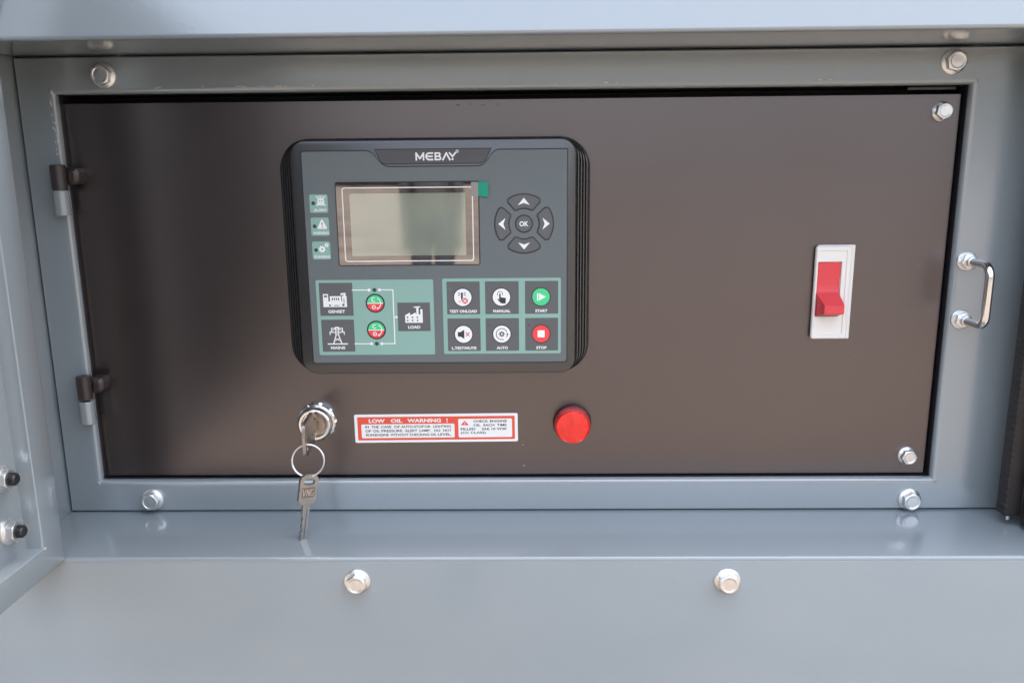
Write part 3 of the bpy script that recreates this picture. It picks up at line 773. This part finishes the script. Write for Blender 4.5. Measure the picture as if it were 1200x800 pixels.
# ------------------------------------------------------------------ key switch
KC = (-148.7, 0, -97.4)
ks = tag(empty('key_switch', KC), 'chrome key switch with slotted barrel set in the black door', 'key switch')
f = MB()
def notch(t, r, h, k):
    if k in (1, 2, 3):
        a = (t*10/(2*math.pi)) % 1
        if a < 0.22: return r-1.5, h
    return r, h
f.lathe([(14.8, 0), (14.8, 0.5), (14.8, 3.2), (14.2, 3.9), (12.0, 4.2)], KC, 'chrome', n=160, rf=notch); part(f, 'notched_nut', ks)
f = MB(); f.lathe([(12.8, 3.8), (13.2, 5.2), (13.3, 8.5), (12.6, 10.4), (11.4, 11.4), (9.9, 11.4), (9.3, 10.4), (9.2, 8.4), (8.6, 8.4), (8.6, 7.0)], KC, 'chrome', n=96, cap1=False); part(f, 'bezel_ring', ks)
f = MB(); f.lathe([(8.5, 4), (8.5, 9.6), (8.0, 10.2), (0.1, 10.2)], KC, 'brass', n=64); brl = part(f, 'barrel', ks)
f = MB(); f.box(KC[0]-0.7, KC[0]+0.7, -10.35, -9.0, KC[2]-6.0, KC[2]+6.0, 'dark'); sub(f, 'key_slot', brl)

# key standing in the lock: bow in an upright plane pointing outwards
k1 = tag(empty('ignition_key', (KC[0], -10, KC[2])), 'steel key inserted in the chrome key switch', 'key')
def key_bow(yz, hole, thick, to_world, m='steel'):
    """outline with a hole, as a plate with two faces and rims; polygons given as matched loops"""
    mb = MB(); o_, i_ = yz, hole; n = len(o_)
    A = [to_world(p, thick/2) for p in o_]; B = [to_world(p, -thick/2) for p in o_]
    C = [to_world(p, thick/2) for p in i_]; D = [to_world(p, -thick/2) for p in i_]
    vs_ = A+B+C+D; fs = []
    for q in range(n):
        r_ = (q+1) % n
        fs += [[q, r_, 2*n+r_, 2*n+q], [n+r_, n+q, 3*n+q, 3*n+r_], [q, n+q, n+r_, r_], [2*n+r_, 3*n+r_, 3*n+q, 2*n+q]]
    mb.add(vs_, fs, m); return mb
def lw(p, t):   # p = (distance out of the lock, z)
    d = p[0]; return (KC[0]+0.3+t+(d-12)*0.075, -d, p[1])
out = rrect(17, 53, -108.5, -84.0, 5.0, 7)
hol = rrect(44, 50, -105.0, -92.0, 2.4, 7)
part(key_bow(out, hol, 2.3, lw), 'bow', k1)
f = MB(); f.box(KC[0]-1.0, KC[0]+1.0, -18, -9.4, KC[2]-4.2, KC[2]+4.2, 'steel', 0.3); part(f, 'shank', k1)
f = MB()
for (d0, d1, z0, z1) in ((20, 41, -105, -104.2), (20, 41, -88.6, -87.8)):
    f.add([lw((d0, z0), 1.22), lw((d1, z0), 1.22), lw((d1, z1), 1.22), lw((d0, z1), 1.22)], [[0, 1, 2, 3]], 'brass')
part(f, 'bow_rib', k1)

# ring through both bows
RC = Vector((-143.6, -51.5, -110.6)); RR = 11.3
pts = []
for i in range(72):
    a = 2*math.pi*i/72
    pts.append((RC.x+RR*math.cos(a), RC.y-0.18*RR*math.sin(-a)+0.06*RR*math.cos(a), RC.z+RR*math.sin(a)))
f = MB(); f.tube(pts, 0.72, 'zinc', 10, closed=True)
kr = f.build('key_ring', loc=tuple(RC)); tag(kr, 'thin round steel key ring joining the two keys', 'key ring')

# spare key hanging from the ring
k2 = tag(empty('hanging_key', (-143, -56, -122)), 'steel key hanging from the ring in front of the sill', 'key')
ang = math.radians(12.5); yaw = math.radians(40)
org = Vector((-142.6, -54.2, -121.0))
lean = math.radians(6)
Rm = Matrix.Rotation(ang, 4, 'Y') @ Matrix.Rotation(yaw, 4, 'Z') @ Matrix.Rotation(-lean, 4, 'X')
def kw(p, t):
    v = Rm @ Vector((p[0], -t, p[1])); return tuple(org+v)
ow = [(-4.4, -21.0), (4.4, -21.0), (6.8, -18.2), (7.0, -3.0), (6.0, -0.4), (3.4, 1.2), (-3.4, 1.2), (-6.0, -0.4), (-7.0, -3.0), (-6.8, -18.2)]
ow2 = inset(ow, 0.7)
hw = [(-2.0, -6.4), (2.0, -6.4), (3.9, -6.0), (4.2, -4.2), (3.8, -2.6), (1.8, -1.8), (-1.8, -1.8), (-3.8, -2.6), (-4.2, -4.2), (-3.9, -6.0)]
part(key_bow(ow, hw, 2.4, kw), 'bow', k2)
f = MB()
b0 = [(-2.9, -20.5), (2.9, -20.5), (2.6, -27), (2.5, -46.5), (0.6, -49.5), (-1.6, -48.6), (-2.2, -46), (-1.5, -44.5), (-2.3, -42.6), (-1.4, -40.6), (-2.3, -38.5), (-1.8, -36.2), (-2.4, -34), (-1.6, -31.8), (-2.6, -29), (-2.7, -25)]
n = len(b0)
f.add([kw(p, 0.95) for p in b0]+[kw(p, -0.95) for p in b0], [list(range(n)), [n+i for i in range(n)][::-1]]+[[i, (i+1) % n, n+(i+1) % n, n+i] for i in range(n)], 'steel')
bl = part(f, 'blade', k2, smooth=20)
f = MB(); g0 = [(0.1, -24.5), (1.1, -24.5), (1.1, -46), (0.1, -46.8)]
f.add([kw(p, 1.0) for p in g0], [[0, 1, 2, 3]], 'dull_steel'); sub(f, 'groove', bl)
f = MB(); rw = [(-4.9, -15.8), (4.9, -15.8), (4.9, -8.4), (-4.9, -8.4)]
f.add([kw(p, 1.24) for p in rw], [[0, 1, 2, 3]], 'dull_steel')
for q, stroke in enumerate((((-4.2, -9.4), (-3.4, -14.6)), ((-3.4, -14.6), (-2.0, -9.4)), ((-1.4, -14.6), (-0.8, -9.6)), ((-0.8, -9.6), (0.5, -14.4)), ((0.5, -14.4), (1.0, -9.6)), ((2.0, -9.6), (1.6, -14.4)), ((2.1, -9.8), (3.9, -10.0)), ((2.0, -14.2), (3.7, -14.2)), ((3.7, -14.2), (3.9, -12.0)))):
    a, b_ = Vector(stroke[0]), Vector(stroke[1]); d = (b_-a).normalized(); nn = Vector((-d.y, d.x))*0.30
    f.add([kw(tuple(p), 1.45+0.01*q) for p in (a-nn, b_-nn, b_+nn, a+nn)], [[0, 1, 2, 3]], 'brass')
part(f, 'stamped_field', k2)

# ------------------------------------------------------------------ pull handle on the frame
hd = tag(empty('pull_handle', (330.0, FY, 2.7)), 'small chromed pull handle on the right of the frame', 'handle')
hx, z1, z0, yo = 330.0, 23.4, -19.2, -41.0
pts = [(hx, FY-3, z1)]
br = 8.0
for i in range(9):
    a = math.radians(90*i/8); pts.append((hx, yo+br-br*math.sin(a), z1-br+br*math.cos(a)))
pts += [(hx, yo, (z0+z1)/2)]
for i in range(9):
    a = math.radians(90*i/8); pts.append((hx, yo+br-br*math.cos(a), z0+br-br*math.sin(a)))
pts.append((hx, FY-3, z0))
f = MB(); f.tube(pts, 2.95, 'chrome', 24); part(f, 'bar', hd, smooth=60)
for z, r_ in ((z1, 0.1), (z0, 0.35)):
    f = MB(); f.lathe([(7.0, 0), (7.0, 1.0), (6.6, 1.4), (4, 1.4)], (hx, FY, z), 'zinc', n=48); part(f, 'washer', hd)
    R6 = hex_r(10.0, r_)
    def rf(t, r, h, k):
        if k == 0: return R6(t), 1.3
        if k == 1: return R6(t), 6.0-(R6(t)-4.7)*0.6
        if k == 2: return 4.7, 6.0
        return r, h
    f = MB(); f.lathe([(1, 1), (1, 1), (1, 1), (3.7, 6.0), (3.5, 9.4), (2.9, 9.8)], (hx, FY, z), 'zinc', n=72, rf=rf); part(f, 'nut', hd)

# ------------------------------------------------------------------ open canopy door on the left
cd = tag(empty('canopy_door', (-312, YF, ZB)), 'grey canopy door swung open on the left', 'door')
DX, DS = -306.0, -317.0          # inner rim face and inner skin
DY0, DY1, DZ0, DZ1 = YF-0.4, YF-540.0, ZB-0.6, 300.0
f = MB(); f.box(DS-24, DS, DY1+4, DY0-4, DZ0+2, DZ1-2, 'paint'); part(f, 'inner_skin', cd)
rw = 22.0
rh = 18.8
def rimring(d, x, inner=False):
    a, b_ = (rw, rh) if inner else (0.0, 0.0)
    return [(x, DY0-a-d, DZ0+b_+d), (x, DY1+a+d, DZ0+b_+d), (x, DY1+a+d, DZ1-b_-d), (x, DY0-a-d, DZ1-b_-d)]
f = MB()
f.rings([rimring(0, DS-26), rimring(0, DX-1.0), rimring(0.3, DX-0.3), rimring(1.0, DX), rimring(-1.0, DX, True), rimring(-0.3, DX-0.3, True), rimring(0, DX-1.0, True), rimring(0, DS-0.5, True)], 'paint', False, False)
part(f, 'rim', cd, smooth=50)
f = MB(); f.add([(DX+0.02, DY0-rw-0.6, DZ0+rh-0.4), (DX+0.02, DY0-rw+1.8, DZ0+rh-1.6), (DX+0.35, DY0-rw+2.6, DZ0+rh-0.2), (DX+0.3, DY0-rw+0.4, DZ0+rh+1.0)], [[0, 1, 2, 3]], 'chip'); part(f, 'corner_weld', cd)
f = MB(); f.box(DS-2, DS+9, DY1+rw+8, -172, DZ0+30, DZ1-30, 'foam', 3.0, 3); part(f, 'added_foam', cd)  # out of view, added so the left of the panel reflects something dark
for z in (-94.8, -129.9):
    c = (DS, -125.0, z)
    mb = bolt_mesh(c, fl=8.6, af=12.2, h=6.8, rot=0.3, axis='X', dish=False)
    o = part(mb, 'flange_nut', cd, smooth=16)
    f = MB(); prof = [(3.9, 5)]
    for k in range(4): prof += [(4.1, 6.9+k*1.0), (3.4, 7.4+k*1.0)]
    prof += [(3.0, 10.9)]
    f.lathe(prof, c, 'thread', 'X', 32); sub(f, 'threaded_end', o, smooth=20)

# ------------------------------------------------------------------ rubber seal on the right edge of the recess
rs_ = tag(empty('rubber_seal', (362, -60, -159)), 'black rubber edge seal standing at the right of the recess', 'seal')
f = MB(); poly = []
ring0 = []
for a in range(0, 360, 15):
    ring0.append((381+10*math.cos(math.radians(a)), -46+12*math.sin(math.radians(a))))
f.rings([[(x, y, -164.5) for x, y in ring0], [(x, y, 165.0) for x, y in ring0]], 'rubber'); part(f, 'bulb', rs_, smooth=50)
f = MB(); f.box(361.0, 373, -39.5, -27, -160.6, 165, 'rubber', 1.5); lip = part(f, 'grip_channel', rs_)
f = MB()
for k in range(64):
    z = -159+k*5.0; f.box(360.75, 362.4, -39.7, -29.0, z, z+3.6, 'rubber', 0.6, 1)
sub(f, 'grip_ribs', lip)
f = MB(); f.box(363.6, 366.0, -38, -36.6, -163.6, -160.0, 'zinc', 0.2); part(f, 'wire_core', rs_)

# ------------------------------------------------------------------ stand-in figure added out of view to give the screen its dark reflection
M['shirt'] = mat('dark_cotton_shirt', (0.03, 0.032, 0.035), 0.9, ior=0.2)
M['jeans'] = mat('dark_trousers', (0.022, 0.026, 0.035), 0.9, ior=0.2)
M['skin'] = mat('skin', (0.42, 0.24, 0.17), 0.55)
M['hair'] = mat('dark_hair', (0.015, 0.012, 0.01), 0.6)
def person(ox, oy):
    J = {}; R_ = {}; E_ = []
    def j(n, x, y, z, r, frm=None):
        J[n] = len(J); R_[n] = ((x+ox), (y+oy), z-1250, r)
        if frm: E_.append((J[frm], J[n]))
    j('pelvis', 0, 0, 940, 150); j('waist', 0, 5, 1080, 140, 'pelvis'); j('chest', 0, 0, 1270, 160, 'waist'); j('upper', 0, -5, 1390, 120, 'chest'); j('neck', 0, 5, 1470, 58, 'upper')
    j('jaw', 0, 22, 1545, 70, 'neck'); j('skull', 0, 18, 1625, 88, 'jaw'); j('crown', 0, 8, 1690, 62, 'skull')
    for s_, n in ((-1, 'l'), (1, 'r')):
        j('sh'+n, s_*175, 0, 1395, 68, 'upper'); j('el'+n, s_*196, -20, 1110, 52, 'sh'+n); j('wr'+n, s_*190, 30, 880, 38, 'el'+n); j('pa'+n, s_*190, 50, 810, 38, 'wr'+n)
        for q in range(4): j('f%d%s' % (q, n), s_*(207-q*2), 82-q*20, 745, 9, 'pa'+n); j('g%d%s' % (q, n), s_*(196-q*2), 86-q*20, 700+q*4, 8, 'f%d%s' % (q, n))
        j('t'+n, s_*190, 95, 780, 10, 'pa'+n)
        j('hip'+n, s_*95, 0, 880, 100, 'pelvis'); j('kn'+n, s_*82, 12, 490, 72, 'hip'+n); j('an'+n, s_*80, -10, 95, 46, 'kn'+n); j('toe'+n, s_*95, 150, 35, 34, 'an'+n)
    me = bpy.data.meshes.new('reflection_figure_body')
    me.from_pydata([Vector(v[:3])*M_ for v in R_.values()], E_, [])
    o = bpy.data.objects.new('reflection_figure_body', me); COL.objects.link(o)
    md = o.modifiers.new('skin', 'SKIN'); md.use_smooth_shade = True
    sv = me.skin_vertices[0].data
    for i, v in enumerate(R_.values()): sv[i].radius = (v[3]*M_, v[3]*M_*0.8 if i < 4 else v[3]*M_); sv[i].use_root = (i == 0)
    ss = o.modifiers.new('sub', 'SUBSURF'); ss.levels = 1; ss.render_levels = 1
    bpy.context.view_layer.update()
    me2 = bpy.data.meshes.new_from_object(o.evaluated_get(bpy.context.evaluated_depsgraph_get()))
    bpy.data.objects.remove(o)
    for m in ('shirt', 'jeans', 'skin', 'hair', 'thread'): me2.materials.append(M[m])
    for p in me2.polygons:
        c = p.center/M_; z = c.z+1250; y = c.y-oy; p.use_smooth = True
        k = 0
        if z < 960: k = 1
        if z < 75: k = 4
        if z > 1470: k = 2
        if z > 1600 and (y < 45 or z > 1690): k = 3
        if abs(c.x-ox) > 165 and z < 900: k = 0
        p.material_index = k
    ob = bpy.data.objects.new('body', me2); COL.objects.link(ob)
    return ob
per = tag(empty('person', (-680, -5600, -1250)), 'dark clothed person added out of view to put a dark reflection in the controller screen', 'person')
attach(person(-680, -5600), per)
